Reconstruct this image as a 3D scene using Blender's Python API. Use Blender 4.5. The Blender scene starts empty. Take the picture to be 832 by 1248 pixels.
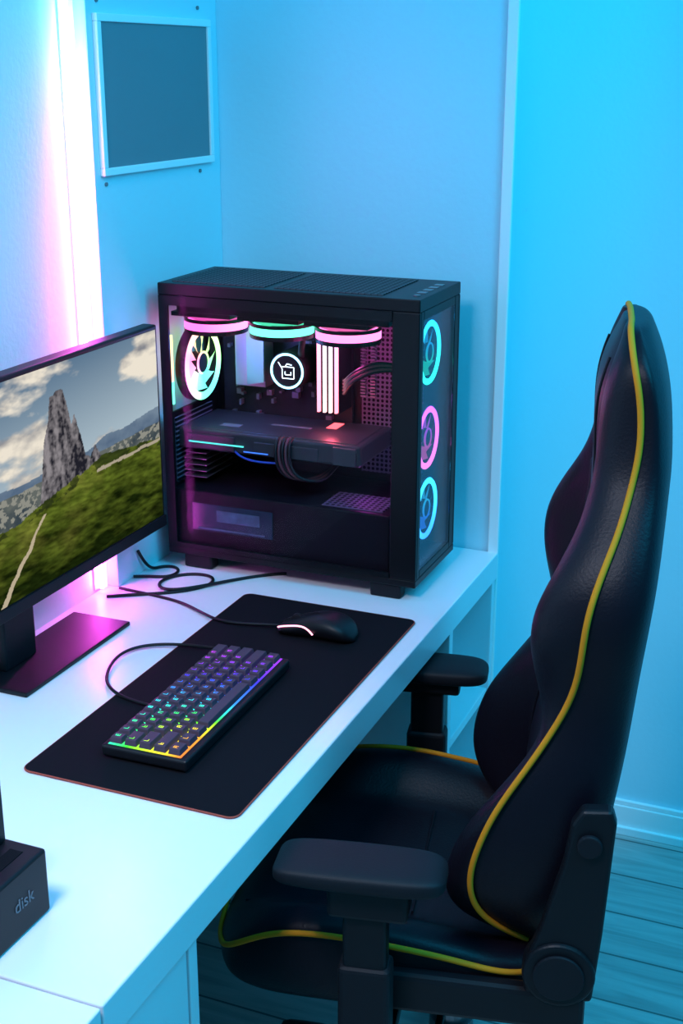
import bpy, bmesh, math, random, colorsys
from mathutils import Vector, Matrix, noise
random.seed(7)
S=bpy.context.scene
S.view_settings.view_transform='Standard'
COL=S.collection

# ---------------------------------------------------------------- materials
def newmat(name):
    m=bpy.data.materials.new(name); m.use_nodes=True
    nt=m.node_tree; nt.nodes.clear()
    o=nt.nodes.new('ShaderNodeOutputMaterial')
    return m,nt,o
def pmat(name,col,rough=.5,metal=0,bump=0,bscale=200,var=0,spec=.5,coat=0):
    m,nt,o=newmat(name)
    b=nt.nodes.new('ShaderNodeBsdfPrincipled')
    b.inputs['Base Color'].default_value=(*col,1); b.inputs['Roughness'].default_value=rough
    b.inputs['Metallic'].default_value=metal; b.inputs['Specular IOR Level'].default_value=spec
    b.inputs['Coat Weight'].default_value=coat
    nt.links.new(b.outputs[0],o.inputs[0])
    tc=nt.nodes.new('ShaderNodeTexCoord'); n=nt.nodes.new('ShaderNodeTexNoise')
    n.inputs['Scale'].default_value=bscale; n.inputs['Detail'].default_value=4
    nt.links.new(tc.outputs['Object'],n.inputs['Vector'])
    if bump:
        bp=nt.nodes.new('ShaderNodeBump'); bp.inputs['Strength'].default_value=bump; bp.inputs['Distance'].default_value=.002
        nt.links.new(n.outputs['Fac'],bp.inputs['Height']); nt.links.new(bp.outputs[0],b.inputs['Normal'])
    if var:
        mx=nt.nodes.new('ShaderNodeMix'); mx.data_type='RGBA'
        mx.inputs[6].default_value=(*[c*(1-var) for c in col],1); mx.inputs[7].default_value=(*[min(1,c*(1+var)) for c in col],1)
        nt.links.new(n.outputs['Fac'],mx.inputs[0]); nt.links.new(mx.outputs[2],b.inputs['Base Color'])
    return m
def emat(name,col,st):
    m,nt,o=newmat(name); e=nt.nodes.new('ShaderNodeEmission')
    e.inputs[0].default_value=(*col,1); e.inputs[1].default_value=st
    nt.links.new(e.outputs[0],o.inputs[0]); return m
def vmat(name,st):
    m,nt,o=newmat(name); e=nt.nodes.new('ShaderNodeEmission'); a=nt.nodes.new('ShaderNodeAttribute'); a.attribute_name='Col'
    nt.links.new(a.outputs['Color'],e.inputs[0]); e.inputs[1].default_value=st
    nt.links.new(e.outputs[0],o.inputs[0]); return m
def glassmat(name,tint,fac,rough=.02):
    m,nt,o=newmat(name); t=nt.nodes.new('ShaderNodeBsdfTransparent'); g=nt.nodes.new('ShaderNodeBsdfGlossy'); x=nt.nodes.new('ShaderNodeMixShader')
    t.inputs[0].default_value=(*tint,1); g.inputs['Roughness'].default_value=rough; g.inputs[0].default_value=(.9,.95,1,1)
    x.inputs[0].default_value=fac
    nt.links.new(t.outputs[0],x.inputs[1]); nt.links.new(g.outputs[0],x.inputs[2]); nt.links.new(x.outputs[0],o.inputs[0]); return m
def grillemat(name,scale,dark,light,thr=.33,rot=(0,0,0)):
    m,nt,o=newmat(name); b=nt.nodes.new('ShaderNodeBsdfPrincipled'); tc=nt.nodes.new('ShaderNodeTexCoord')
    v=nt.nodes.new('ShaderNodeTexVoronoi'); v.voronoi_dimensions='2D'; v.inputs['Scale'].default_value=scale; v.inputs['Randomness'].default_value=0
    mp=nt.nodes.new('ShaderNodeMapping'); mp.inputs['Rotation'].default_value=rot
    c=nt.nodes.new('ShaderNodeMath'); c.operation='GREATER_THAN'; c.inputs[1].default_value=thr
    mx=nt.nodes.new('ShaderNodeMix'); mx.data_type='RGBA'; mx.inputs[6].default_value=(*dark,1); mx.inputs[7].default_value=(*light,1)
    nt.links.new(tc.outputs['Object'],mp.inputs[0]); nt.links.new(mp.outputs[0],v.inputs['Vector']); nt.links.new(v.outputs['Distance'],c.inputs[0])
    nt.links.new(c.outputs[0],mx.inputs[0]); nt.links.new(mx.outputs[2],b.inputs['Base Color']); b.inputs['Roughness'].default_value=.6
    b.inputs['Specular IOR Level'].default_value=.1
    nt.links.new(b.outputs[0],o.inputs[0]); return m
def floormat():
    m,nt,o=newmat('laminate_planks'); b=nt.nodes.new('ShaderNodeBsdfPrincipled'); tc=nt.nodes.new('ShaderNodeTexCoord')
    br=nt.nodes.new('ShaderNodeTexBrick'); br.inputs['Scale'].default_value=1
    br.inputs['Brick Width'].default_value=1.2; br.inputs['Row Height'].default_value=.14; br.inputs['Mortar Size'].default_value=.0025
    br.inputs['Color1'].default_value=(.42,.38,.37,1); br.inputs['Color2'].default_value=(.52,.48,.46,1); br.inputs['Mortar'].default_value=(.12,.12,.12,1)
    br.inputs['Bias'].default_value=0
    mp=nt.nodes.new('ShaderNodeMapping'); mp.inputs['Scale'].default_value=(2.2,22,1); n=nt.nodes.new('ShaderNodeTexNoise'); n.inputs['Scale'].default_value=1.6; n.inputs['Detail'].default_value=8; n.inputs['Distortion'].default_value=1.2
    nt.links.new(tc.outputs['Object'],br.inputs['Vector']); nt.links.new(tc.outputs['Object'],mp.inputs[0]); nt.links.new(mp.outputs[0],n.inputs['Vector'])
    r=nt.nodes.new('ShaderNodeValToRGB'); r.color_ramp.elements[0].position=.3; r.color_ramp.elements[0].color=(.7,.7,.7,1); r.color_ramp.elements[1].position=.7; r.color_ramp.elements[1].color=(1.1,1.1,1.1,1)
    nt.links.new(n.outputs['Fac'],r.inputs[0])
    mx=nt.nodes.new('ShaderNodeMix'); mx.data_type='RGBA'; mx.blend_type='MULTIPLY'; mx.inputs[0].default_value=1
    nt.links.new(br.outputs['Color'],mx.inputs[6]); nt.links.new(r.outputs[0],mx.inputs[7]); nt.links.new(mx.outputs[2],b.inputs['Base Color'])
    b.inputs['Roughness'].default_value=.45; nt.links.new(b.outputs[0],o.inputs[0]); return m

M={}
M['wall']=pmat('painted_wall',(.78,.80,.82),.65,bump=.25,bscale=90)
M['wall2']=pmat('wall_cyan_light_tint',(.40,.76,.86),.65,bump=.25,bscale=90)  # white wall with the cyan room light mixed into its base colour
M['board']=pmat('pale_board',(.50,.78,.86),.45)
M['desk']=pmat('white_laminate',(.82,.80,.85),.30,bump=.03,bscale=300)
M['trim']=pmat('white_trim',(.80,.9,.92),.4)
M['floor']=floormat()
M['greypanel']=pmat('grey_screen',(.14,.21,.24),.35,var=.1,bscale=3)
M['black']=pmat('black_steel',(.004,.004,.006),.4,bump=.03,bscale=500,spec=.25)
M['black2']=pmat('black_plastic',(.006,.006,.009),.45,spec=.28)
M['soft']=pmat('soft_black',(.007,.007,.011),.6,bump=.15,bscale=400,spec=.28)
M['int']=pmat('interior_black',(.008,.006,.011),.5,spec=.2)
M['metalgrey']=pmat('grey_metal',(.25,.26,.28),.35,metal=.8)
M['pcb']=pmat('pcb',(.014,.013,.02),.5,var=.5,bscale=60,spec=.3)
M['leather']=pmat('black_leather',(.0065,.0040,.009),.42,bump=.22,bscale=260,spec=.22)  # black leather; purple glow from the computer tinted into the base
M['mesh']=pmat('mesh_fabric',(.006,.005,.010),.55,bump=.3,bscale=500,spec=.25)
M['yellow']=pmat('yellow_piping',(.70,.25,.015),.6,spec=.1)
M['pad']=pmat('cloth_pad',(.004,.004,.007),.9,bump=.2,bscale=900,spec=.15)
M['stitch']=pmat('pad_stitching',(.34,.05,.03),.7)
M['cable']=pmat('cable_rubber',(.006,.006,.009),.45,spec=.3)
M['keycap']=pmat('keycap_plastic',(.060,.030,.055),.5)
M['glass']=glassmat('tempered_glass',(.92,.92,.94),.0025)
M['glassf']=glassmat('front_glass',(.75,.85,.95),.12,.12)
M['grille']=grillemat('top_grille',85,(.001,.001,.002),(.085,.08,.09),.36)
M['vent']=grillemat('vent_mesh',110,(.004,.004,.006),(.13,.10,.16),.34,(math.radians(90),0,0))
M['ventx']=grillemat('vent_mesh_side',110,(.004,.004,.006),(.15,.14,.2),.34,(math.radians(90),0,math.radians(90)))
M['ventz']=grillemat('vent_mesh_top',90,(.004,.004,.006),(.13,.09,.16),.34)
M['vcol']=vmat('rgb_led',4.0)
M['vcolkey']=vmat('rgb_key_led',1.9)
M['vcolstrip']=vmat('led_strip_light',12)
M['screen']=vmat('lcd_screen',.88)
M['teal_led']=emat('teal_led',(.1,.9,.8),1.6)
M['text']=pmat('printed_grey',(.13,.14,.17),.5)

# ---------------------------------------------------------------- geometry helpers
def link(o,parent=None):
    COL.objects.link(o)
    if parent: o.parent=parent
    return o
def empty(name,loc=(0,0,0),rz=0):
    e=bpy.data.objects.new(name,None); e.location=loc; e.rotation_euler=(0,0,rz); e.empty_display_size=.05
    COL.objects.link(e); return e
def meshobj(name,verts,faces,mat,parent=None,smooth=False,cols=None,sub=0,bevel=0,seg=2):
    me=bpy.data.meshes.new(name); me.from_pydata([tuple(v) for v in verts],[],faces); me.update()
    if isinstance(mat,(list,tuple)):
        for m in mat: me.materials.append(m)
    else: me.materials.append(mat)
    if smooth: 
        for p in me.polygons: p.use_smooth=True
    if cols is not None:
        ca=me.color_attributes.new('Col','FLOAT_COLOR','POINT')
        for i,c in enumerate(cols): ca.data[i].color=(c[0],c[1],c[2],1)
    bm=bmesh.new(); bm.from_mesh(me); bmesh.ops.recalc_face_normals(bm,faces=bm.faces); bm.to_mesh(me); bm.free()
    o=bpy.data.objects.new(name,me); link(o,parent)
    if bevel:
        md=o.modifiers.new('b','BEVEL'); md.width=bevel; md.segments=seg; md.limit_method='ANGLE'
    if sub:
        md=o.modifiers.new('s','SUBSURF'); md.levels=sub; md.render_levels=sub
    return o
class MB:
    def __init__(s): s.v=[];s.f=[];s.c=[]
    def add(s,vs,fs,col=(1,1,1)):
        n=len(s.v); s.v+= [Vector(v) for v in vs]; s.f+=[tuple(i+n for i in f) for f in fs]
        if callable(col): s.c+=[col(Vector(v)) for v in vs]
        else: s.c+=[col]*len(vs)
    def box(s,x0,x1,y0,y1,z0,z1,col=(1,1,1),taper=0):
        t=taper
        vs=[(x0,y0,z0),(x1,y0,z0),(x1,y1,z0),(x0,y1,z0),(x0+t,y0+t,z1),(x1-t,y0+t,z1),(x1-t,y1-t,z1),(x0+t,y1-t,z1)]
        s.add(vs,[(0,3,2,1),(4,5,6,7),(0,1,5,4),(1,2,6,5),(2,3,7,6),(3,0,4,7)],col)
    def cyl(s,c,r,z0,z1,n=32,col=(1,1,1),r2=None,axis='Z'):
        r2=r if r2 is None else r2
        vs=[]
        for k,(rr,z) in enumerate(((r,z0),(r2,z1))):
            for i in range(n):
                a=2*math.pi*i/n; p=(rr*math.cos(a),rr*math.sin(a),z)
                if axis=='X': p=(p[2],p[0],p[1])
                elif axis=='Y': p=(p[0],p[2],p[1])
                vs.append((p[0]+c[0],p[1]+c[1],p[2]+c[2]))
        fs=[(i,(i+1)%n,n+(i+1)%n,n+i) for i in range(n)]+[tuple(range(n))[::-1],tuple(range(n,2*n))]
        s.add(vs,fs,col)
    def ring(s,c,r,wr,hz,axis='Z',n=48,col=(1,1,1),m=8):
        vs=[]
        for i in range(n):
            a=2*math.pi*i/n
            for j in range(m):
                b=2*math.pi*j/m; rr=r+wr*math.cos(b); z=hz*math.sin(b)
                p=(rr*math.cos(a),rr*math.sin(a),z)
                if axis=='X': p=(p[2],p[0],p[1])
                elif axis=='Y': p=(p[0],p[2],p[1])
                vs.append((p[0]+c[0],p[1]+c[1],p[2]+c[2]))
        fs=[(i*m+j,((i+1)%n)*m+j,((i+1)%n)*m+(j+1)%m,i*m+(j+1)%m) for i in range(n) for j in range(m)]
        s.add(vs,fs,col)
    def obj(s,name,mat,parent=None,**k):
        return meshobj(name,s.v,s.f,mat,parent,cols=s.c,**k)
def box(name,x0,x1,y0,y1,z0,z1,mat,parent=None,bevel=.002,seg=2,taper=0):
    b=MB(); b.box(x0,x1,y0,y1,z0,z1,taper=taper); return b.obj(name,mat,parent,bevel=bevel,seg=seg)
def loft(name,loops,mat,parent=None,sub=2,smooth=True):
    n=len(loops[0]); vs=[p for l in loops for p in l]; fs=[]
    for k in range(len(loops)-1):
        for i in range(n): fs.append((k*n+i,k*n+(i+1)%n,(k+1)*n+(i+1)%n,(k+1)*n+i))
    for k in (0,len(loops)-1):
        c=sum((Vector(p) for p in loops[k]),Vector())/n; ci=len(vs); vs.append(c)
        for i in range(n): fs.append((k*n+i,k*n+(i+1)%n,ci))
    return meshobj(name,vs,fs,mat,parent,smooth=smooth,sub=sub)
def tube(name,pts,r,mat,parent=None,cyclic=False,res=8,kind='NURBS'):
    cu=bpy.data.curves.new(name,'CURVE'); cu.dimensions='3D'; cu.bevel_depth=r; cu.bevel_resolution=3; cu.resolution_u=res; cu.use_fill_caps=True
    sp=cu.splines.new('NURBS' if kind=='NURBS' else 'POLY'); sp.points.add(len(pts)-1)
    for i,p in enumerate(pts): sp.points[i].co=(*p,1)
    if kind=='NURBS': sp.order_u=4; sp.use_endpoint_u=not cyclic
    sp.use_cyclic_u=cyclic
    cu.materials.append(mat); o=bpy.data.objects.new(name,cu); return link(o,parent)
def interp(tab,x):
    if x<=tab[0][0]: return tab[0][1]
    for (a,b),(c,d) in zip(tab,tab[1:]):
        if x<=c:
            t=(x-a)/(c-a); return b+(d-b)*t
    return tab[-1][1]
def hsv(h,s=1,v=1): return colorsys.hsv_to_rgb(h%1,s,v)
def text(name,body,size,loc,rot,mat,parent=None,ext=.0004):
    cu=bpy.data.curves.new(name,'FONT'); cu.body=body; cu.size=size; cu.extrude=ext; cu.materials.append(mat)
    o=bpy.data.objects.new(name,cu); o.location=loc; o.rotation_euler=rot; return link(o,parent)

# ---------------------------------------------------------------- room
LX=-1.290; BY=2.407; RY=2.70; CX=-.665
box('floor',-1.6,2.6,-1.2,2.9,-.05,0,M['floor'],bevel=0)
box('wall_left',LX-.1,LX,-1.2,BY+.1,0,2.9,M['wall'],bevel=0)
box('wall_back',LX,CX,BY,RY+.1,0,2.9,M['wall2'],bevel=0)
cv=[]
n=24
for i in range(n+1):
    a=math.pi/2*i/n
    cv.append((CX+.24*(1-math.cos(a)),BY+.0+(RY-BY)*math.sin(a)))
cv.append((2.6,RY)); cv+=[(2.6,RY+.1),(CX,RY+.1)]
k=len(cv); vs=[(x,y,0) for x,y in cv]+[(x,y,2.9) for x,y in cv]
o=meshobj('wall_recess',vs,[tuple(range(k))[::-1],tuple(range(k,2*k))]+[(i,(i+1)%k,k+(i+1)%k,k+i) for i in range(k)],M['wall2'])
for p in o.data.polygons:
    if abs(p.normal.z)<.5: p.use_smooth=True
try: o.data.set_sharp_from_angle(angle=math.radians(30))
except Exception: pass
box('trim_1',CX-.018,CX+.003,BY-.008,BY+.001,.0,2.9,M['trim'],bevel=.002)
b=MB(); b.box(CX+.2,2.6,RY-.014,RY,0,.07); b.box(CX+.2,2.6,RY-.010,RY,.07,.082); b.box(CX+.2,2.6,RY-.022,RY,0,.02)
b.obj('baseboard_recess',M['trim'],bevel=.002)

BX=-1.262
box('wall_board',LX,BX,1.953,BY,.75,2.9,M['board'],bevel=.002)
fp=empty('framed_wall_panel')
fx=BX
b=MB(); y0,y1,z0,z1=1.970,2.366,1.492,1.752; w=.013
b.box(fx,fx+.010,y0,y1,z0,z0+w);b.box(fx,fx+.010,y0,y1,z1-w,z1);b.box(fx,fx+.010,y0,y0+w,z0+w,z1-w);b.box(fx,fx+.010,y1-w,y1,z0+w,z1-w)
b.obj('frame',M['trim'],fp,bevel=.0015)
box('pane',fx,fx+.006,y0+w,y1-w,z0+w,z1-w,M['greypanel'],fp,bevel=0)
b=MB()
for (yy,zz) in ((1.985,1.772),(2.33,1.772),(1.985,1.478),(2.32,1.478)): b.cyl((fx,yy,zz),.0035,0,.003,12,axis='X')
b.obj('screws',M['metalgrey'],fp)

def ledcol(v):
    z=v.z
    tab=[(.75,(3.0,.25,2.6)),(1.15,(3.0,.25,2.4)),(1.3,(2.8,.28,2.1)),(1.45,(2.2,.34,1.9)),(1.58,(1.3,.42,1.6)),(1.70,(.45,.55,1.2)),(1.80,(.10,.60,.9)),(2.9,(.0,.30,.45))]
    for (a,ca),(c,cc) in zip(tab,tab[1:]):
        if z<=c:
            t=max(0,(z-a)/(c-a)); return tuple(ca[i]+(cc[i]-ca[i])*t for i in range(3))
    return tab[-1][1]
b=MB()
N=60
for i in range(N):
    za=.76+(2.88-.76)*i/N; zb=.76+(2.88-.76)*(i+1)/N
    # emitter faces: sides boosted for wall glow, front dimmed to spare the room
    b.add([(LX+.004,1.914,za),(LX+.021,1.914,za),(LX+.021,1.914,zb),(LX+.004,1.914,zb)],[(0,1,2,3)],lambda v:tuple(c*1.5 for c in ledcol(v)))
    b.add([(LX+.021,1.914,za),(LX+.021,1.928,za),(LX+.021,1.928,zb),(LX+.021,1.914,zb)],[(0,1,2,3)],lambda v:tuple(c*.33 for c in ledcol(v)))
    b.add([(LX+.021,1.928,za),(LX+.004,1.928,za),(LX+.004,1.928,zb),(LX+.021,1.928,zb)],[(0,1,2,3)],lambda v:tuple(c*.8 for c in ledcol(v)))
ls=empty('led_strip_light_bar')
b.obj('diffuser',M['vcolstrip'],ls)
box('channel',LX,LX+.004,1.912,1.930,.755,2.88,M['trim'],ls,bevel=0)

# ---------------------------------------------------------------- desk
desk=empty('desk')
DX=-.662
box('top_main',LX+.001,DX,.949,2.403,.695,.75,M['desk'],desk,bevel=.0025,seg=3)
box('top_second',LX+.001,DX,-.5,.946,.695,.75,M['desk'],desk,bevel=.0025,seg=3)
b=MB()
b.box(-1.25,DX-.006,1.138,1.158,0,.695); b.box(-1.25,DX-.006,-.5,-.48,0,.695)
b.box(DX-.026,DX-.008,-.48,1.136,.03,.69)
b.obj('cabinet',M['desk'],desk,bevel=.0015)
b=MB()
b.box(-1.2,DX-.004,2.112,2.132,0,.695); b.box(-1.2,DX-.004,2.383,2.403,0,.695); b.box(-1.2,-1.185,2.132,2.383,0,.695)
for z in (.44,.20,.04): b.box(-1.185,DX-.008,2.132,2.383,z,z+.02)
b.obj('shelf_unit',M['desk'],desk,bevel=.0015)

# ---------------------------------------------------------------- monitor
mon=empty('monitor')
MX=-1.185; my0,my1,mz0,mz1=1.375,2.003,.868,1.240
box('shell',MX-.028,MX,my0,my1,mz0,mz1,M['black2'],mon,bevel=.004,seg=3)
box('chin',MX-.006,MX+.003,my0,my1,mz0,mz0+.020,M['black2'],mon,bevel=.001)
box('back_bulge',MX-.05,MX-.028,1.5,1.86,.93,1.15,M['black2'],mon,bevel=.01,taper=0)
def fbm(x,y,o=5): return noise.fractal(Vector((x,y,3.3)),1.0,2.0,o)
def lerp(a,b,t): t=max(0,min(1,t)); return tuple(a[i]+(b[i]-a[i])*t for i in range(3))
def srgb(r,g,b_): return tuple(((c/255)/12.92 if c/255<.04045 else ((c/255+.055)/1.055)**2.4) for c in (r,g,b_))
def landscape(s,t):
    n1=fbm(s*4,t*4); n2=fbm(s*14+5,t*14); n3=fbm(s*45,t*45); n4=fbm(s*9+2,t*22+8)
    c=lerp(srgb(176,196,208),srgb(92,122,150),(t-.5)/.5+.35*(.5-s))
    cl=fbm(s*3.2+1.7,t*5.5+.4,6)+.42*math.exp(-((s-.93)/.16)**2-((t-.80)/.22)**2)+.35*math.exp(-((s-.42)/.12)**2-((t-.85)/.14)**2)+.30*math.exp(-((s-.30)/.12)**2-((t-.62)/.12)**2)
    sh=fbm(s*3.2+1.7+.04,t*5.5+.4-.12,6)
    cc=lerp(srgb(140,142,150),srgb(250,240,222),.5+1.3*(cl-sh)+.4*n2)
    c=lerp(c,cc,(cl-.02)*3.2)
    hz=.53+.03*(s-.6)
    hill=hz+.055*math.exp(-((s-1.02)/.22)**2)+.012*n1+.03*math.exp(-((s-.72)/.06)**2)
    if t<hill: c=lerp(srgb(80,102,130),srgb(120,140,160),(t-.45)*6+.5*n2)
    if t<hz-.03+.01*n1:
        c=lerp(srgb(60,72,80),srgb(104,110,106),.5+n2)
        if n3>.12: c=srgb(150,150,140)
    g=.345+.13*max(0,(s-.28))/.42 if s<.7 else .475-.045*(s-.7)/.3
    g+=.010*n2+.006*n3
    pk=[(.395,.37),(.412,.50),(.425,.62),(.44,.70),(.455,.76),(.468,.86),(.48,.85),(.495,.87),(.51,.89),(.525,.87),(.54,.80),(.555,.70),(.57,.745),(.588,.66),(.612,.52),(.635,.49),(.658,.55),(.675,.50),(.71,.43)]
    if .395<s<.71:
        top=interp(pk,s)+.012*n3+.012*n2
        if t<top:
            k=fbm(s*40,t*9)+.6*fbm(s*70,t*50)
            sd=.42+.75*k+.5*(.50-s)/.08*.3
            c=lerp(srgb(34,34,44),srgb(150,144,148),sd)
    if t<g:
        d=(g-t)/g
        c=lerp(srgb(96,112,36),srgb(26,38,10),d*1.1+.6*n4)
        c=lerp(c,srgb(150,148,66),max(0,n1*.9+.10)*(1-d))
        k=fbm(s*30+t*20,t*60)
        c=tuple(x*(.85+.55*k) for x in c)
        if d<.1 and n2>.05: c=lerp(c,srgb(30,40,24),.7)
        px=.285+.16*(t-.12)/.27
        if t<.33 and abs(s-px-.01*n2)<.010*(1.2-1.5*t): c=srgb(196,180,152)
        if s>.66 and abs(t-(.415+.035*(s-.8)+.008*n2))<.008: c=srgb(180,168,146)
    return tuple(max(0,x) for x in c)
NX,NY=420,240
sy0,sy1,sz0,sz1=my0+.008,my1-.008,mz0+.022,mz1-.008
vs=[];cs=[];fs=[]
for j in range(NY+1):
    for i in range(NX+1):
        s=i/NX;t=j/NY
        vs.append((MX+.0008,sy0+(sy1-sy0)*s,sz0+(sz1-sz0)*t)); cs.append(landscape(s,t))
for j in range(NY):
    for i in range(NX):
        a=j*(NX+1)+i; fs.append((a,a+1,a+NX+2,a+NX+1))
meshobj('screen',vs,fs,M['screen'],mon,cols=cs)
box('stand_base',-1.264,-1.149,1.505,1.808,.7505,.758,M['black2'],mon,bevel=.002)
b=MB(); b.box(-1.250,-1.222,1.555,1.64,.756,1.02); b.obj('neck',M['black2'],mon,bevel=.005)

# ---------------------------------------------------------------- mouse pad
b=MB()
def rrect(x0,x1,y0,y1,r,z,n=6):
    out=[]
    for cx,cy,a0 in ((x1-r,y1-r,0),(x0+r,y1-r,90),(x0+r,y0+r,180),(x1-r,y0+r,270)):
        for k in range(n+1):
            a=math.radians(a0+90*k/n); out.append((cx+r*math.cos(a),cy+r*math.sin(a),z))
    return out
mp=empty('mouse_pad')
lo=rrect(-1.026,-.696,1.318,2.012,.014,.7505); hi=rrect(-1.026,-.696,1.318,2.012,.014,.7535)
n=len(lo)
meshobj('cloth',lo+hi,[tuple(range(n))[::-1],tuple(range(n,2*n))]+[(i,(i+1)%n,n+(i+1)%n,n+i) for i in range(n)],M['pad'],mp)
tube('edge_stitching',rrect(-1.0262,-.6958,1.3178,2.0122,.014,.7522),.0014,M['stitch'],mp,cyclic=True,kind='POLY')

# ---------------------------------------------------------------- keyboard
kb=empty('keyboard',(-.878,1.566,.7537),math.radians(90+1.2))
KL,KD=.354,.134
u=.0229
b=MB(); b.box(-KL/2,KL/2,-KD/2,KD/2,.003,.020); b.obj('case',M['black2'],kb,bevel=.004,seg=3)
box('case_feet',-KL/2+.01,KL/2-.01,-KD/2+.01,KD/2-.01,0,.004,M['soft'],kb)
def kcol(v):
    s=(v.x+KL/2)/KL; t=(v.y+KD/2)/KD
    f=max(0,min(1,(t-.05)/.9))
    if s<.5: h=(.01+.08*s*2)*(1-f)+ .44*f; h=h+ (.62-h)*max(0,(s-.18)/.32)**1.1
    else: h=.62+.34*(s-.5)*1.2-(.10*(1-f)*(s-.5)*2)
    return hsv(h,.95,1)
rows=[[1]*13+[2],[1.5]+[1]*12+[1.5],[1.75]+[1]*11+[2.25],[2.25]+[1]*10+[2.75],[1.25]*3+[6.25]+[1.25]*4]
caps=MB(); leg=MB(); glow=MB()
x0=-7.5*u; ytop=2.5*u+.001
nx=40
for i in range(nx):
    for j in range(8):
        xa=x0+15*u*i/nx; xb=x0+15*u*(i+1)/nx; ya=-2.5*u+5*u*j/8+.001; yb=-2.5*u+5*u*(j+1)/8+.001
        glow.add([(xa,ya,.0205),(xb,ya,.0205),(xb,yb,.0205),(xa,yb,.0205)],[(0,1,2,3)],lambda v:tuple(c*.75 for c in kcol(v)))
for r,row in enumerate(rows):
    x=x0
    zt=.032-.0008*abs(2-r)
    for k,wd in enumerate(row):
        ya=ytop-(r+1)*u; yb=ya+u
        g=.0036
        xa,xb=x+g/2,x+wd*u-g/2
        y1_,y2_=ya+g/2,yb-g/2
        t=.0026
        caps.add([(xa,y1_,.0222),(xb,y1_,.0222),(xb,y2_,.0222),(xa,y2_,.0222),(xa+t,y1_+t*.8,zt),(xb-t,y1_+t*.8,zt),(xb-t,y2_-t*.5,zt),(xa+t,y2_-t*.5,zt)],
                 [(0,3,2,1),(4,5,6,7),(0,1,5,4),(1,2,6,5),(2,3,7,6),(3,0,4,7)])
        cx=xa+t+.0035; cy=(y1_+y2_)/2+.001; z=zt+.0002
        if wd<6:
            cx=(xa+xb)/2 if wd==1 else cx+.002
            q=random.random(); st=[]
            h=.0034; ww=.0026; th=.0010
            st.append((cx-ww,cy-h,cx-ww+th,cy+h))
            if q>.3: st.append((cx-ww,cy+h-th,cx+ww,cy+h))
            if q<.7: st.append((cx-ww,cy-h,cx+ww,cy-h+th))
            if q>.5: st.append((cx+ww-th,cy-h,cx+ww,cy+h))
            if .2<q<.8: st.append((cx-ww,cy-th/2,cx+ww,cy+th/2))
            for s_ in st: leg.add([(s_[0],s_[1],z),(s_[2],s_[1],z),(s_[2],s_[3],z),(s_[0],s_[3],z)],[(0,1,2,3)],lambda v:kcol(v))
        x+=wd*u
caps.obj('keycaps',M['keycap'],kb,bevel=.0008)
leg.obj('key_legends',M['vcolkey'],kb)
glow.obj('backlight',M['vcolkey'],kb)
kcb=tube('keyboard_cable',[(-.935,1.752,.765),(-.965,1.757,.762),(-1.03,1.76,.757),(-1.085,1.73,.7565),(-1.10,1.68,.7565),(-1.075,1.61,.7565),(-1.045,1.57,.7565),(-1.0,1.55,.7565),(-.955,1.545,.7575)],.0026,M['cable'])

# ---------------------------------------------------------------- mouse
ms=empty('computer_mouse',(-.828,1.888,.7537),math.radians(2))
L=.136
wt=[(0,.020),(.04,.027),(.15,.0315),(.4,.030),(.62,.034),(.82,.036),(.93,.029),(1,.012)]
ht=[(0,.012),(.04,.018),(.2,.027),(.45,.039),(.62,.044),(.8,.040),(.93,.027),(1,.010)]
loops=[]
for t in [0,.03,.08,.16,.28,.4,.52,.64,.76,.86,.93,.975,1]:
    w=interp(wt,t);h=interp(ht,t); x=-L/2+L*t; lp=[]
    for k in range(16):
        a=2*math.pi*k/16; ca,sa=math.cos(a),math.sin(a)
        y=w*math.copysign(abs(ca)**.75,ca); z=h/2+h/2*math.copysign(abs(sa)**.8,sa)
        if sa<0: y*=.92
        lp.append((x,y,max(z,.0)))
    loops.append(lp)
loft('body',loops,M['black2'],ms,sub=2)
b=MB(); b.cyl((-.038,0,.023),.011,-.004,.004,24,axis='Y'); b.obj('scroll_wheel',M['soft'],ms,bevel=.001)
tube('button_split',[(-.066,0,.0164),(-.052,0,.0242),(-.035,0,.0325),(-.015,0,.0392),(.0,0,.0425)],.0008,M['soft'],ms)
tube('led_stripe',[(-.067,-.0175,.012),(-.059,-.0255,.018),(-.042,-.029,.0225),(-.022,-.0285,.026),(-.008,-.030,.023),(.002,-.033,.014)],.0015,emat('mouse_led',(1,.36,.55),3.0),ms)
tube('mouse_cable',[(-.892,1.885,.762),(-.925,1.885,.7585),(-.99,1.862,.7575),(-1.04,1.885,.7565),(-1.08,1.91,.754),(-1.13,1.935,.7528),(-1.20,1.94,.7528),(-1.255,1.945,.7528)],.0026,M['cable'])
cb=empty('power_cables')
tube('cable_1',[(-1.255,1.90,.7528),(-1.20,1.935,.7528),(-1.15,1.96,.7528),(-1.10,2.02,.7528),(-1.12,2.07,.7528),(-1.18,2.06,.7528),(-1.21,2.0,.7535),(-1.17,1.95,.757),(-1.12,1.99,.7575),(-1.09,2.05,.7528),(-1.03,2.115,.7528),(-1.0,2.13,.7528)],.003,M['cable'],cb)
tube('cable_2',[(-1.258,2.0,.755),(-1.235,2.02,.7528),(-1.2,2.02,.7528),(-1.19,2.06,.7528),(-1.215,2.085,.7528),(-1.245,2.07,.7528),(-1.25,2.04,.754),(-1.258,2.02,.80)],.003,M['cable'],cb)

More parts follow.
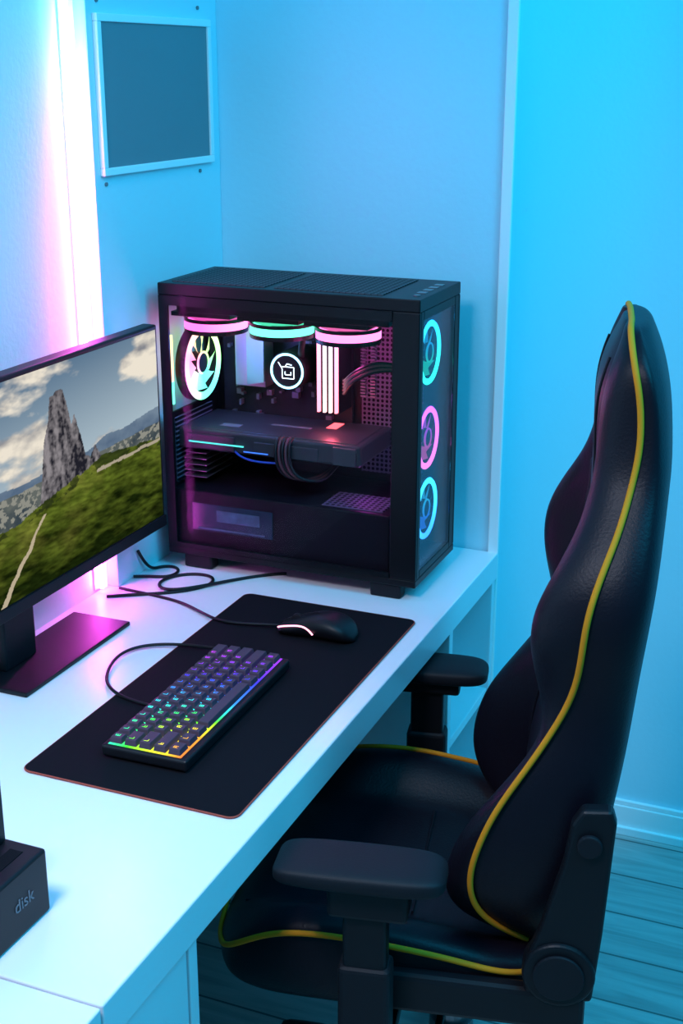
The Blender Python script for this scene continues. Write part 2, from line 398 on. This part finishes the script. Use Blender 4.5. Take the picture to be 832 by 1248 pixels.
# ---------------------------------------------------------------- computer
pc=empty('desktop_computer')
X0,X1,Y0,Y1,Z0,Z1=-1.232,-.727,2.09,2.312,.778,1.298
b=MB()
b.box(X0,X1,Y0,Y1,Z1-.022,Z1); b.box(X0,X1,Y0,Y1,Z0,Z0+.014)
b.box(X0,X1,Y1-.008,Y1,Z0+.014,Z1-.022)
b.box(X0,X0+.006,Y0,Y1-.008,Z0+.014,1.05)
b.box(X0,X0+.006,Y0,2.115,1.05,Z1-.022);b.box(X0,X0+.006,2.255,Y1-.008,1.05,Z1-.022)
b.box(X1-.05,X1,Y0,Y0+.008,Z0+.014,Z1-.022)
b.box(X1-.012,X1,Y0+.008,Y0+.022,Z0+.014,Z1-.022); b.box(X1-.012,X1,Y1-.03,Y1-.008,Z0+.014,Z1-.022)
b.box(X1-.012,X1,Y0+.022,Y1-.03,Z1-.038,Z1-.022); b.box(X1-.012,X1,Y0+.022,Y1-.03,Z0+.014,Z0+.028)
b.obj('chassis',M['black'],pc,bevel=.002)
box('side_glass',X0+.002,X1-.05,Y0-.003,Y0+.001,Z0+.012,Z1-.02,M['glass'],pc,bevel=0)
b=MB(); b.box(X0+.002,X0+.020,Y0-.001,Y0+.004,Z0+.014,Z1-.022); b.box(X0+.02,X1-.05,Y0-.001,Y0+.004,Z1-.040,Z1-.022); b.box(X0+.02,X1-.05,Y0-.001,Y0+.004,Z0+.014,Z0+.024)
b.obj('glass_border',M['black'],pc)
box('front_glass',X1-.004,X1-.001,Y0+.022,Y1-.03,Z0+.028,Z1-.038,M['glassf'],pc,bevel=0)
for i,(a,c) in enumerate(((X0+.02,X0+.205),(X0+.225,X1-.075))):
    box('top_grille_%d'%(i+1),a,c,Y0+.02,Y1-.02,Z1,Z1+.0015,M['grille'],pc,bevel=0)
b=MB()
b.cyl((X1-.02,2.13,Z1),.006,0,.002,16)
for k in range(4): b.box(X1-.03,X1-.014,2.155+k*.03,2.172+k*.03,Z1,Z1+.0012)
b.obj('ports',M['metalgrey'],pc)
b=MB()
for xx in (X0+.06,X1-.06):
    for yy in (Y0+.02,Y1-.03): b.box(xx-.03,xx+.03,yy-.014,yy+.014,.7505,.779)
b.obj('feet',M['soft'],pc,bevel=.004)
b=MB(); b.box(X0+.008,X1-.055,Y0+.012,Y1-.01,.792,.905); b.obj('psu_shroud',M['int'],pc,bevel=.003)
b=MB(); b.box(-1.184,-1.014,Y0+.010,Y0+.0125,.828,.882); b.obj('shroud_window',pmat('psu_window',(.02,.035,.06),.15,var=.8,bscale=14,spec=.3),pc,bevel=.001)
b=MB(); b.box(-1.17,-1.03,Y0+.0085,Y0+.0105,.832,.835);b.box(-1.13,-1.04,Y0+.0085,Y0+.0105,.850,.872); b.obj('psu_label',pmat('psu_label',(.05,.12,.18),.3,var=.8,bscale=40,spec=.3),pc)
b=MB(); b.box(-.92,-.80,2.115,2.2,.905,.9065); b.obj('shroud_vent',M['ventz'],pc)
box('motherboard',-1.205,-.93,2.288,2.296,.93,1.235,M['pcb'],pc,bevel=0)
box('tray_vent',-.915,-.79,2.30,2.303,.92,1.24,M['vent'],pc,bevel=0)
b=MB(); b.box(-1.222,-1.2185,2.115,2.26,.915,1.04); b.obj('rear_vent',M['ventx'],pc)
hs=MB(); hs.box(-1.16,-1.095,2.25,2.288,1.08,1.215)
hs.add([(-1.165,2.262,1.075),(-1.09,2.232,1.095),(-1.09,2.232,1.205),(-1.165,2.262,1.22)],[(0,1,2,3)])
hs.box(-1.09,-.99,2.255,2.288,1.19,1.225)
hs.obj('heatsinks',pmat('heatsink',(.30,.30,.36),.35,metal=.5),pc,bevel=.002)
mm=MB()
for k in range(60):
    xx=random.uniform(-1.19,-.95); zz=random.uniform(.94,1.2); w=random.uniform(.004,.015); h=random.uniform(.003,.012)
    mm.box(xx,xx+w,2.275,2.288,zz,zz+h)
mm.box(-.955,-.935,2.262,2.288,1.08,1.15)
for k in range(24): 
    zz=1.07+.006*k; mm.box(-.915,-.905,2.292,2.30,zz,zz+.003); mm.box(-.895,-.885,2.292,2.30,zz,zz+.003)
mm.obj('board_components',pmat('chips',(.14,.13,.18),.35),pc)
cp=(-1.030,0,1.127)
b=MB(); b.cyl((cp[0],2.21,cp[2]),.037,0,.075,40,axis='Y'); b.obj('cooler_pump',M['black2'],pc,bevel=.003)
b=MB(); b.ring((cp[0],2.208,cp[2]),.032,.0022,.0022,axis='Y',col=(.35,.8,1))
def stroke(b,x0,z0,x1,z1,w,y,col):
    d=Vector((x1-x0,0,z1-z0)); nrm=Vector((-d.z,0,d.x)).normalized()*w/2
    p=[Vector((x0,y,z0))+nrm,Vector((x0,y,z0))-nrm,Vector((x1,y,z1))-nrm,Vector((x1,y,z1))+nrm]; b.add(p,[(0,1,2,3)],col)
for seg in ((-.018,.016,-.010,.004),(-.010,.004,-.010,-.014),(-.010,-.014,.014,-.014),(.014,-.014,.014,.008),(.014,.008,-.010,.008),(-.004,.008,.000,.014),(.000,.014,.010,.012),(-.004,-.001,-.004,-.007),(-.004,-.007,.008,-.007),(.008,-.007,.008,-.001)):
    stroke(b,cp[0]+seg[0],cp[2]+seg[1],cp[0]+seg[2],cp[2]+seg[3],.0017,2.2085,(.7,.9,1))
b.obj('pump_light',M['vcol'],pc)
tube('coolant_tube_1',[(-1.01,2.23,1.15),(-.99,2.18,1.18),(-.985,2.19,1.215),(-.985,2.23,1.24)],.006,M['soft'],pc)
rb=MB(); rl=MB()
for k in range(4):
    xx=-.972+k*.0118
    rb.box(xx,xx+.0062,2.222,2.285,1.050,1.208)
    def rc(v,k=k):
        f=(v.z-1.05)/.16; return lerp((1,.20,.25),(1,.30,.62),f) if k not in (1,2) else lerp((1,.5,.5),(.8,.6,.85),f)
    for j in range(8):
        z_=1.053+j*.0192; rl.box(xx+.0008,xx+.0054,2.214,2.2225,z_,z_+.0187,rc)
rb.obj('ram_sticks',M['black2'],pc); rl.obj('ram_lights',M['vcol'],pc)
b=MB(); b.box(-1.222,-.848,2.125,2.285,.980,1.020); b.obj('graphics_card',pmat('gpu_shroud',(.035,.035,.045),.4,spec=.3),pc,bevel=.006,seg=3)
b=MB(); b.box(-1.21,-.86,2.135,2.275,1.0195,1.0215); b.box(-1.20,-1.10,2.120,2.127,.985,1.012); b.box(-1.06,-.93,2.121,2.127,.984,1.008); b.box(-.90,-.855,2.119,2.127,.983,1.016)
b.obj('gpu_backplate',pmat('gpu_plate',(.03,.03,.04),.4,var=.4,bscale=30),pc,bevel=.002)
b=MB(); b.box(-1.15,-1.11,2.16,2.18,1.0215,1.0222); b.box(-1.06,-.98,2.20,2.21,1.0215,1.0222); b.obj('gpu_print',M['text'],pc)
b=MB(); b.box(-1.195,-1.08,2.1185,2.1205,.996,.9985); b.obj('gpu_light',M['teal_led'],pc)
b=MB(); b.box(-.955,-.935,2.22,2.26,1.0215,1.0225,(1,.08,.1)); b.box(-1.08,-1.03,2.119,2.1205,.987,.989,(.02,.08,.4)); b.obj('gpu_accent_light',M['vcol'],pc)
b=MB()
for k in range(5): b.box(-1.222,-1.17,2.14,2.25,.920+k*.012,.9215+k*.012)
b.obj('slot_covers',M['metalgrey'],pc)
M['sleeve']=pmat('sleeved_cable',(.09,.025,.035),.6,var=.6,bscale=300)
for k in range(5):
    o=k*.0068
    tube('psu_cable_%d'%k,[(-1.01+o,2.16,1.015),(-1.012+o,2.13,1.024),(-1.013+o,2.112,1.01),(-1.008+o,2.110,.965),(-.985+o,2.118,.945),(-.95+o,2.15,.938),(-.93,2.20,.955),(-.925,2.26,.96)],.0030,M['sleeve'] if k%2 else M['cable'],pc)
    tube('board_cable_%d'%k,[(-.945,2.275,1.085+o),(-.92,2.22,1.085+o),(-.895,2.17,1.115+o*.6),(-.86,2.16,1.145+o*.6),(-.83,2.20,1.15+o*.6),(-.80,2.28,1.13)],.0032,M['sleeve'] if k%2 else M['cable'],pc)
tube('cable_run',[(-1.10,2.125,.985),(-1.08,2.11,.975),(-1.05,2.112,.972),(-1.01,2.115,.975)],.002,pmat('blue_cable',(.02,.08,.5),.4),pc)
box('radiator',X0+.012,-.80,2.135,2.265,1.238,1.272,M['black2'],pc)
def band(b,c,r,z0,z1,col,n=40,axis='Z'):
    vs=[]
    for z in (z0,z1):
        for rr in (r,r-.004):
            for i in range(n):
                a=2*math.pi*i/n; p=(rr*math.cos(a),rr*math.sin(a),z)
                if axis=='X': p=(p[2],p[0],p[1])
                vs.append((p[0]+c[0],p[1]+c[1],p[2]+c[2]))
    fs=[]
    for i in range(n):
        j=(i+1)%n
        fs+=[(i,j,2*n+j,2*n+i),(n+i,n+j,3*n+j,3*n+i),(i,j,n+j,n+i),(2*n+i,2*n+j,3*n+j,3*n+i)]
    b.add(vs,fs,col)
frames=MB(); lights=MB()
fc=[(-1.172,lambda v:(1,.10+.2*max(0,(v.x+1.17)*8),.55)),(-1.035,lambda v:(.10,1,.55)),(-.902,lambda v:(1,.16,.50))]
for cx,cf in fc:
    frames.box(cx-.061,cx+.061,2.138,2.262,1.230,1.238)
    band(frames,(cx,2.2,0),.060,1.195,1.203,(1,1,1)); band(frames,(cx,2.2,0),.060,1.217,1.223,(1,1,1))
    band(lights,(cx,2.2,0),.0597,1.203,1.217,cf)
    band(lights,(cx,2.2,0),.052,1.223,1.230,lambda v:tuple(c*.25 for c in cf(v)))
    frames.cyl((cx,2.2,0),.02,1.203,1.222,20)
    for k in range(9):
        a=2*math.pi*k/9; a2=a+.5
        lights.add([(cx+.02*math.cos(a),2.2+.02*math.sin(a),1.206),(cx+.055*math.cos(a),2.2+.055*math.sin(a),1.206),(cx+.055*math.cos(a2),2.2+.055*math.sin(a2),1.214),(cx+.02*math.cos(a2),2.2+.02*math.sin(a2),1.214)],[(0,1,2,3)],tuple(c*.25 for c in cf(Vector((cx,0,0)))))
frames.obj('top_fan_frames',M['black2'],pc); lights.obj('top_fan_lights',M['vcol'],pc)
def xfan(name,cx,cy,cz,r,colf,face,thick=.02,blade=.5,rw=.085,inner=.8):
    fr=MB(); li=MB()
    band(fr,(0,cy,cz),r+.004,cx-thick/2,cx+thick/2,(1,1,1),axis='X')
    fr.cyl((cx,cy,cz),r*.30,-thick/2,thick/2,28,axis='X')
    li.ring((cx+face*thick/2,cy,cz),r*.93,r*rw,.003,axis='X',n=64,col=lambda v:colf(math.atan2(v.z-cz,v.y-cy)))
    if inner: li.ring((cx+face*thick/2,cy,cz),r*.30,r*.03,.002,axis='X',n=40,col=lambda v:tuple(c*inner for c in colf(math.atan2(v.z-cz,v.y-cy))))
    for k in range(9):
        a=2*math.pi*k/9; pts=[];m=5
        for i in range(m+1):
            rr=r*(.32+.53*i/m); sh=.25*i/m
            for da,dx in ((0,-.006),(.66,.006)):
                an=a+da+sh; pts.append((cx+dx*face,cy+rr*math.cos(an),cz+rr*math.sin(an)))
        li.add(pts,[(2*i,2*i+1,2*i+3,2*i+2) for i in range(m)],lambda v:tuple(c*blade for c in colf(math.atan2(v.z-cz,v.y-cy))))
    fr.obj(name+'_frame',M['black2'],pc,smooth=False); li.obj(name+'_light',M['vcol'],pc)
def rearcol(a):
    d=math.degrees(a)%360
    tab=[(0,(.30,1,.30)),(60,(.70,1,.30)),(110,(1,.50,.30)),(160,(1,.22,.50)),(220,(1,.40,.8)),(260,(.12,1,.40)),(310,(.1,.75,.9)),(360,(.30,1,.30))]
    for (p,c1),(q,c2) in zip(tab,tab[1:]):
        if d<=q: return lerp(c1,c2,(d-p)/(q-p))
    return tab[0][1]
xfan('rear_fan',-1.203,2.182,1.135,.068,rearcol,1,blade=.62,rw=.11)
b=MB()
for k in range(14):
    z_=1.135+.065*math.sin(math.radians(-65+k*10)); b.box(-1.218,-1.214,2.100,2.106,z_-.006,z_+.006,lerp((1,.1,.3),(1,.9,.2),k/13) if k>4 else (.1,.9,.5))
b.obj('rear_edge_light',M['vcol'],pc)
for i,(z,col,c2) in enumerate(((1.187,(.03,1,.55),(.03,.55,1)),(1.030,(1,.12,.5),(.7,.1,1)),(.895,(.04,.25,1),(.05,.7,1)))):
    xfan('front_fan_%d'%(i+1),-.757,2.20,z,.056,lambda a,c=col,d=c2:lerp(c,d,.5+.5*math.sin(a)),1,thick=.022,blade=.16,rw=.10,inner=.2)

def point(name,loc,col,e,r=.01,parent=None):
    l=bpy.data.lights.new(name,'POINT'); l.color=col; l.energy=e; l.shadow_soft_size=r
    o=bpy.data.objects.new(name,l); o.location=loc; link(o,parent); return o
point('glow_magenta',(-.88,2.16,1.17),(1,.1,.55),.7,.02,pc)  # unseen fill points added to strengthen the glow on the components
point('glow_blue',(-1.12,2.19,1.16),(.1,.25,1),.8,.02,pc)
point('glow_red',(-.93,2.18,1.05),(1,.08,.15),.25,.01,pc)
point('glow_low',(-.85,2.16,.94),(.8,.1,.9),.08,.02,pc)

# ---------------------------------------------------------------- hard drive dock
dk=empty('hard_drive_dock')
box('dock_body',-.94,-.806,.90,1.068,.7505,.832,M['black2'],dk,bevel=.004,seg=3)
b=MB(); b.box(-.925,-.900,.93,1.05,.832,.8328); b.box(-.842,-.825,.93,1.05,.832,.8328); b.obj('slots',M['pad'],dk)
text('dock_label','disk',.022,(-.8055,1.003,.785),(math.radians(90),0,math.radians(90)),M['text'],dk)
box('hard_drive',-.878,-.856,.94,1.062,.833,.925,M['black2'],dk,bevel=.002)

# ---------------------------------------------------------------- chair
CH=empty('gaming_chair',(-.515,1.70,0),math.radians(12))
HT=.052
def zm(z): return z if z<1.15 else 1.15+(z-1.15)*(1.413-HT-1.15)/(1.413-1.15)
wT=[(.50,.17),(.53,.20),(.56,.225),(.62,.248),(.70,.256),(.80,.25),(.88,.235),(.94,.242),(1.0,.258),(1.05,.258),(1.10,.232),(1.15,.194),(1.2,.170),(1.28,.160),(1.34,.156),(1.375,.144),(1.398,.118),(1.412,.08)]
xbT=[(.50,.185),(.6,.205),(.733,.222),(.825,.235),(1.068,.257),(1.193,.265),(1.30,.257),(1.35,.247),(1.395,.233),(1.412,.223)]
xpT=[(.50,.13),(.54,.09),(.573,.056),(.623,.038),(.674,.042),(.753,.07),(.849,.129),(.90,.155),(.94,.166),(1.04,.172),(1.09,.188),(1.138,.208),(1.232,.225),(1.31,.222),(1.37,.210),(1.412,.204)]
xrT=[(.50,.08),(.54,.02),(.587,-.008),(.64,-.004),(.697,.016),(.762,.068),(.82,.115),(.868,.128),(.922,.105),(.97,.092),(1.02,.094),(1.075,.124),(1.13,.156),(1.2,.172),(1.28,.174),(1.34,.180),(1.38,.190),(1.412,.198)]
xcT=[(.50,.11),(.56,.10),(.68,.095),(.76,.11),(.87,.14),(1.0,.158),(1.1,.168),(1.2,.168),(1.28,.164),(1.34,.172),(1.38,.186),(1.412,.198)]
def smooth_tab(tab):
    return lambda z: sum(interp(tab,z+d) for d in (-.018,-.009,0,.009,.018))/5
W,XB,XP,XR,XC=[smooth_tab(t) for t in (wT,xbT,xpT,xrT,xcT)]
levels=[.498,.51,.53,.555,.585,.62,.66,.70,.74,.78,.82,.86,.90,.94,.98,1.02,1.055,1.09,1.12,1.15,1.19,1.24,1.29,1.33,1.36,1.385,1.402,1.413]
loops=[];pipeN=[];pipeF=[]
for z in levels:
    w,xb,xp,xr,xc=W(z),XB(z),XP(z),XR(z),XC(z)
    half=[(xc,0),(xc,.30*w),(xc+.004,.48*w),(xc+.012,.58*w),(xr+(xc-xr)*.45,.70*w),(xr,.84*w),(xr+(xp-xr)*.30,.95*w),(xp,1.0*w),(xp*.5+xb*.5,1.03*w),(xb-.012,.97*w),(xb,.80*w),(xb+.006,.4*w),(xb+.008,0)]
    lp=[(x,y,zm(z)) for x,y in half]+[(x,-y,zm(z)) for x,y in half[-2:0:-1]]
    loops.append(lp)
    e=max(0,1-abs(z-.80)/.16)
    pipeF.append((xp-.001+.030*e,(1.012+.012*e)*w,zm(z))); pipeN.append((xp-.001,-1.012*w,zm(z)))
bk=loft('backrest',loops,M['leather'],CH,sub=2)
top=[( .206,y,zm(1.414)) for y in (.05,.025,0,-.025,-.05)]
tube('piping_back',pipeF[1:]+top+pipeN[:0:-1],.0042,M['yellow'],CH)
tube('seam_left',[(XC(z)+.002,-.52*W(z),zm(z)) for z in levels[3:-3]],.0018,M['mesh'],CH)
tube('seam_right',[(XC(z)+.002,.52*W(z),zm(z)) for z in levels[3:-3]],.0018,M['mesh'],CH)
for sg in (-1,1):
    pts=[]
    for i in range(16):
        a=2*math.pi*i/16; z=1.085+.045*math.sin(a); pts.append((XC(z)+.004,sg*(.100+.022*math.cos(a)),z))
    tube('belt_slot_%d'%(1 if sg<0 else 2),pts,.006,M['mesh'],CH,cyclic=True)
# seat
sw=[(-.335,.15),(-.325,.20),(-.30,.242),(-.25,.262),(-.1,.268),(.08,.262),(.13,.24),(.15,.20)]
szt=[(-.335,.450),(-.325,.468),(-.30,.492),(-.25,.508),(-.1,.505),(.1,.487),(.15,.47)]
spt=[(-.335,.445),(-.314,.470),(-.28,.505),(-.227,.536),(-.134,.545),(.0,.530),(.08,.512),(.15,.49)]
sbt=[(-.335,.425),(-.31,.412),(-.25,.405),(.15,.41)]
loops=[];pn=[];pf=[]
for x in [-.337,-.33,-.315,-.295,-.26,-.22,-.16,-.10,-.04,.02,.07,.11,.14,.15]:
    w,zt,zp,zb=interp(sw,x),interp(szt,x),interp(spt,x),interp(sbt,x)
    bo=.028*min(1,max(0,(x+.335)/.08))
    half=[(0,zt),(.35*w,zt),(.56*w,zt-.006),(.66*w,zt+bo*.5),(.80*w,max(zt,zp)+bo*.5),(.93*w,zp+bo*.35),(1.0*w,zp),(1.03*w,(zp+zb)/2),(.97*w,zb+.012),(.85*w,zb),(.4*w,zb-.005),(0,zb-.005)]
    lp=[(x,y,z) for y,z in half]+[(x,-y,z) for y,z in half[-2:0:-1]]
    loops.append(lp); pf.append((x,1.015*w,zp)); pn.append((x,-1.015*w,zp))
loft('seat',loops,M['leather'],CH,sub=2)
tube('piping_seat',pf[::-1]+[(-.345,.08,.452),(-.345,0,.453),(-.345,-.08,.452)]+pn,.0042,M['yellow'],CH)
tube('seam_seat_1',[(x,.57*interp(sw,x),interp(szt,x)-.003) for x in (-.30,-.2,-.1,0,.1)],.002,M['mesh'],CH)
tube('seam_seat_2',[(x,-.57*interp(sw,x),interp(szt,x)-.003) for x in (-.30,-.2,-.1,0,.1)],.002,M['mesh'],CH)
tube('seam_seat_3',[(-.05,y,.502) for y in (-.14,0,.14)],.002,M['mesh'],CH)
for sgn,nm in ((-1,'near'),(1,'far')):
    y0_,y1_=(.255,.292) if sgn>0 else (-.292,-.255)
    hz_=.536
    b=MB(); b.cyl((.163,y0_,hz_),.048,0,y1_-y0_,40,axis='Y')
    b.obj('recliner_hub_'+nm,M['black2'],CH,bevel=.005,seg=3)
    b=MB(); b.cyl((.163,(-.298 if sgn<0 else .292),hz_),.034,0,.006,32,axis='Y'); b.obj('recliner_cap_'+nm,M['soft'],CH,bevel=.002)
    pts=[(.12,.495),(.208,.495),(.216,.60),(.224,.765),(.218,.785),(.180,.782),(.168,.76),(.160,.70),(.135,.60),(.115,.54)]
    yy0,yy1=(y0_+.006,y1_-.006)
    n=len(pts); vs=[(x,yy0,z) for x,z in pts]+[(x,yy1,z) for x,z in pts]
    meshobj('back_bracket_'+nm,vs,[tuple(range(n)),tuple(range(n,2*n))[::-1]]+[(i,(i+1)%n,n+(i+1)%n,n+i) for i in range(n)],M['black2'],CH,bevel=.006,seg=3)
    b=MB(); b.cyl((.192,(-.294 if sgn<0 else .286),.735),.016,0,.008,20,axis='Y'); b.obj('bracket_bolt_'+nm,M['soft'],CH,bevel=.002)
    box('seat_rail_'+nm,-.12,.200,y0_+.004,y1_-.006,.445,.505,M['black2'],CH,bevel=.008)
    c=.328*sgn; dz=.020 if sgn<0 else -.003
    lo_=[]
    for k,(dx,ww,z0_,z1_) in enumerate(((-.206,.026,.668,.676),(-.200,.038,.663,.684),(-.18,.045,.660,.688),(-.11,.047,.659,.689),(-.04,.046,.659,.689),(-.005,.043,.660,.688),(.011,.034,.663,.684),(.017,.022,.668,.676))):
        hw=ww; zc=(z0_+z1_)/2+dz; z0_+=dz; z1_+=dz
        lo_.append([(dx,c-hw,zc-.006),(dx,c-hw,zc+.006),(dx,c-hw*.9,z1_),(dx,c,z1_+.001),(dx,c+hw*.9,z1_),(dx,c+hw,zc+.006),(dx,c+hw,zc-.006),(dx,c+hw*.9,z0_),(dx,c,z0_),(dx,c-hw*.9,z0_)])
    loft('armrest_pad_'+nm,lo_,M['soft'],CH,sub=2)
    b=MB(); b.box(-.135,-.03,c-.026,c+.026,.632,.661+dz); b.obj('armrest_slider_'+nm,M['black2'],CH,bevel=.006)
    b=MB(); b.box(-.116,-.058,c-.017,c+.017,.50,.640); b.obj('armrest_post_'+nm,M['black2'],CH,bevel=.006,seg=3)
    b=MB(); b.box(-.122,-.052,c-.022,c+.022,.385,.555); b.obj('armrest_sleeve_'+nm,M['soft'],CH,bevel=.008,seg=3)
    b=MB(); b.box(-.12,-.055,min(.1*sgn,c+.02*sgn),max(.1*sgn,c+.02*sgn),.375,.40); b.obj('armrest_bracket_'+nm,M['black2'],CH,bevel=.005)
b=MB(); b.box(-.16,.16,-.12,.12,.345,.402); b.obj('tilt_mechanism',M['black2'],CH,bevel=.012,seg=3)
tube('tilt_lever',[(0,-.1,.37),(0,-.2,.365),(0,-.27,.36)],.006,M['black2'],CH)
b=MB(); b.cyl((0,0,0),.028,.20,.35,28); b.cyl((0,0,0),.036,.10,.22,28); b.obj('gas_lift',M['metalgrey'],CH)
for k in range(5):
    a=math.radians(72*k+20); d=Vector((math.cos(a),math.sin(a),0)); p=Vector((-d.y,d.x,0))
    lp=[]
    for t,wd,z0_,z1_ in ((0,.035,.085,.135),(.12,.030,.080,.125),(.24,.024,.072,.105),(.315,.018,.068,.092)):
        c=d*t; lp.append([c+p*wd+Vector((0,0,z0_)),c+p*wd*.7+Vector((0,0,z1_)),c-p*wd*.7+Vector((0,0,z1_)),c-p*wd+Vector((0,0,z0_))])
    loft('base_leg_%d'%(k+1),lp,M['black2'],CH,sub=1)
    b=MB()
    for sg in (-1,1):
        cc=d*.30+p*.016*sg
        n=24; vs=[]
        for q in (-.009,.009):
            for i in range(n):
                an=2*math.pi*i/n; v=cc+p*q+d*(.029*math.cos(an))+Vector((0,0,.030+.029*math.sin(an))); vs.append(v)
        b.add(vs,[(i,(i+1)%n,n+(i+1)%n,n+i) for i in range(n)]+[tuple(range(n))[::-1],tuple(range(n,2*n))])
    b.obj('caster_%d'%(k+1),M['soft'],CH,bevel=.002)

# ---------------------------------------------------------------- lights
def area(name,loc,target,col,e,sx,sy,spread=180):
    l=bpy.data.lights.new(name,'AREA'); l.shape='RECTANGLE'; l.size=sx; l.size_y=sy; l.color=col; l.energy=e; l.spread=math.radians(spread)
    o=bpy.data.objects.new(name,l); o.location=loc
    o.rotation_euler=(Vector(target)-Vector(loc)).to_track_quat('-Z','Y').to_euler(); COL.objects.link(o); return o
area('ceiling_lamp_cyan',(.5,1.2,2.85),(.1,1.6,0),(.03,.56,1),40,1.2,1.2)
area('wall_wash_cyan',(1.2,1.5,2.5),(.1,2.7,1.3),(.0,.60,1),26,.7,.7)
area('desk_fill_white',(-.75,.3,2.4),(-.95,1.15,.75),(.80,.82,1),9,.4,.4,100)  # unseen fill added to whiten the near desk; no lamp fixture there
w=bpy.data.worlds.new('World'); S.world=w; w.use_nodes=True
w.node_tree.nodes['Background'].inputs[0].default_value=(.04,.38,.62,1); w.node_tree.nodes['Background'].inputs[1].default_value=.45

# ---------------------------------------------------------------- camera
cd=bpy.data.cameras.new('camera'); cam=bpy.data.objects.new('camera',cd); COL.objects.link(cam)
cam.location=(0,0,1.67); cam.rotation_euler=(math.radians(90-18.65),0,math.radians(22.6))
cd.sensor_fit='VERTICAL'; cd.sensor_height=36; cd.lens=1612/1248*36; cd.clip_start=.05
S.camera=cam
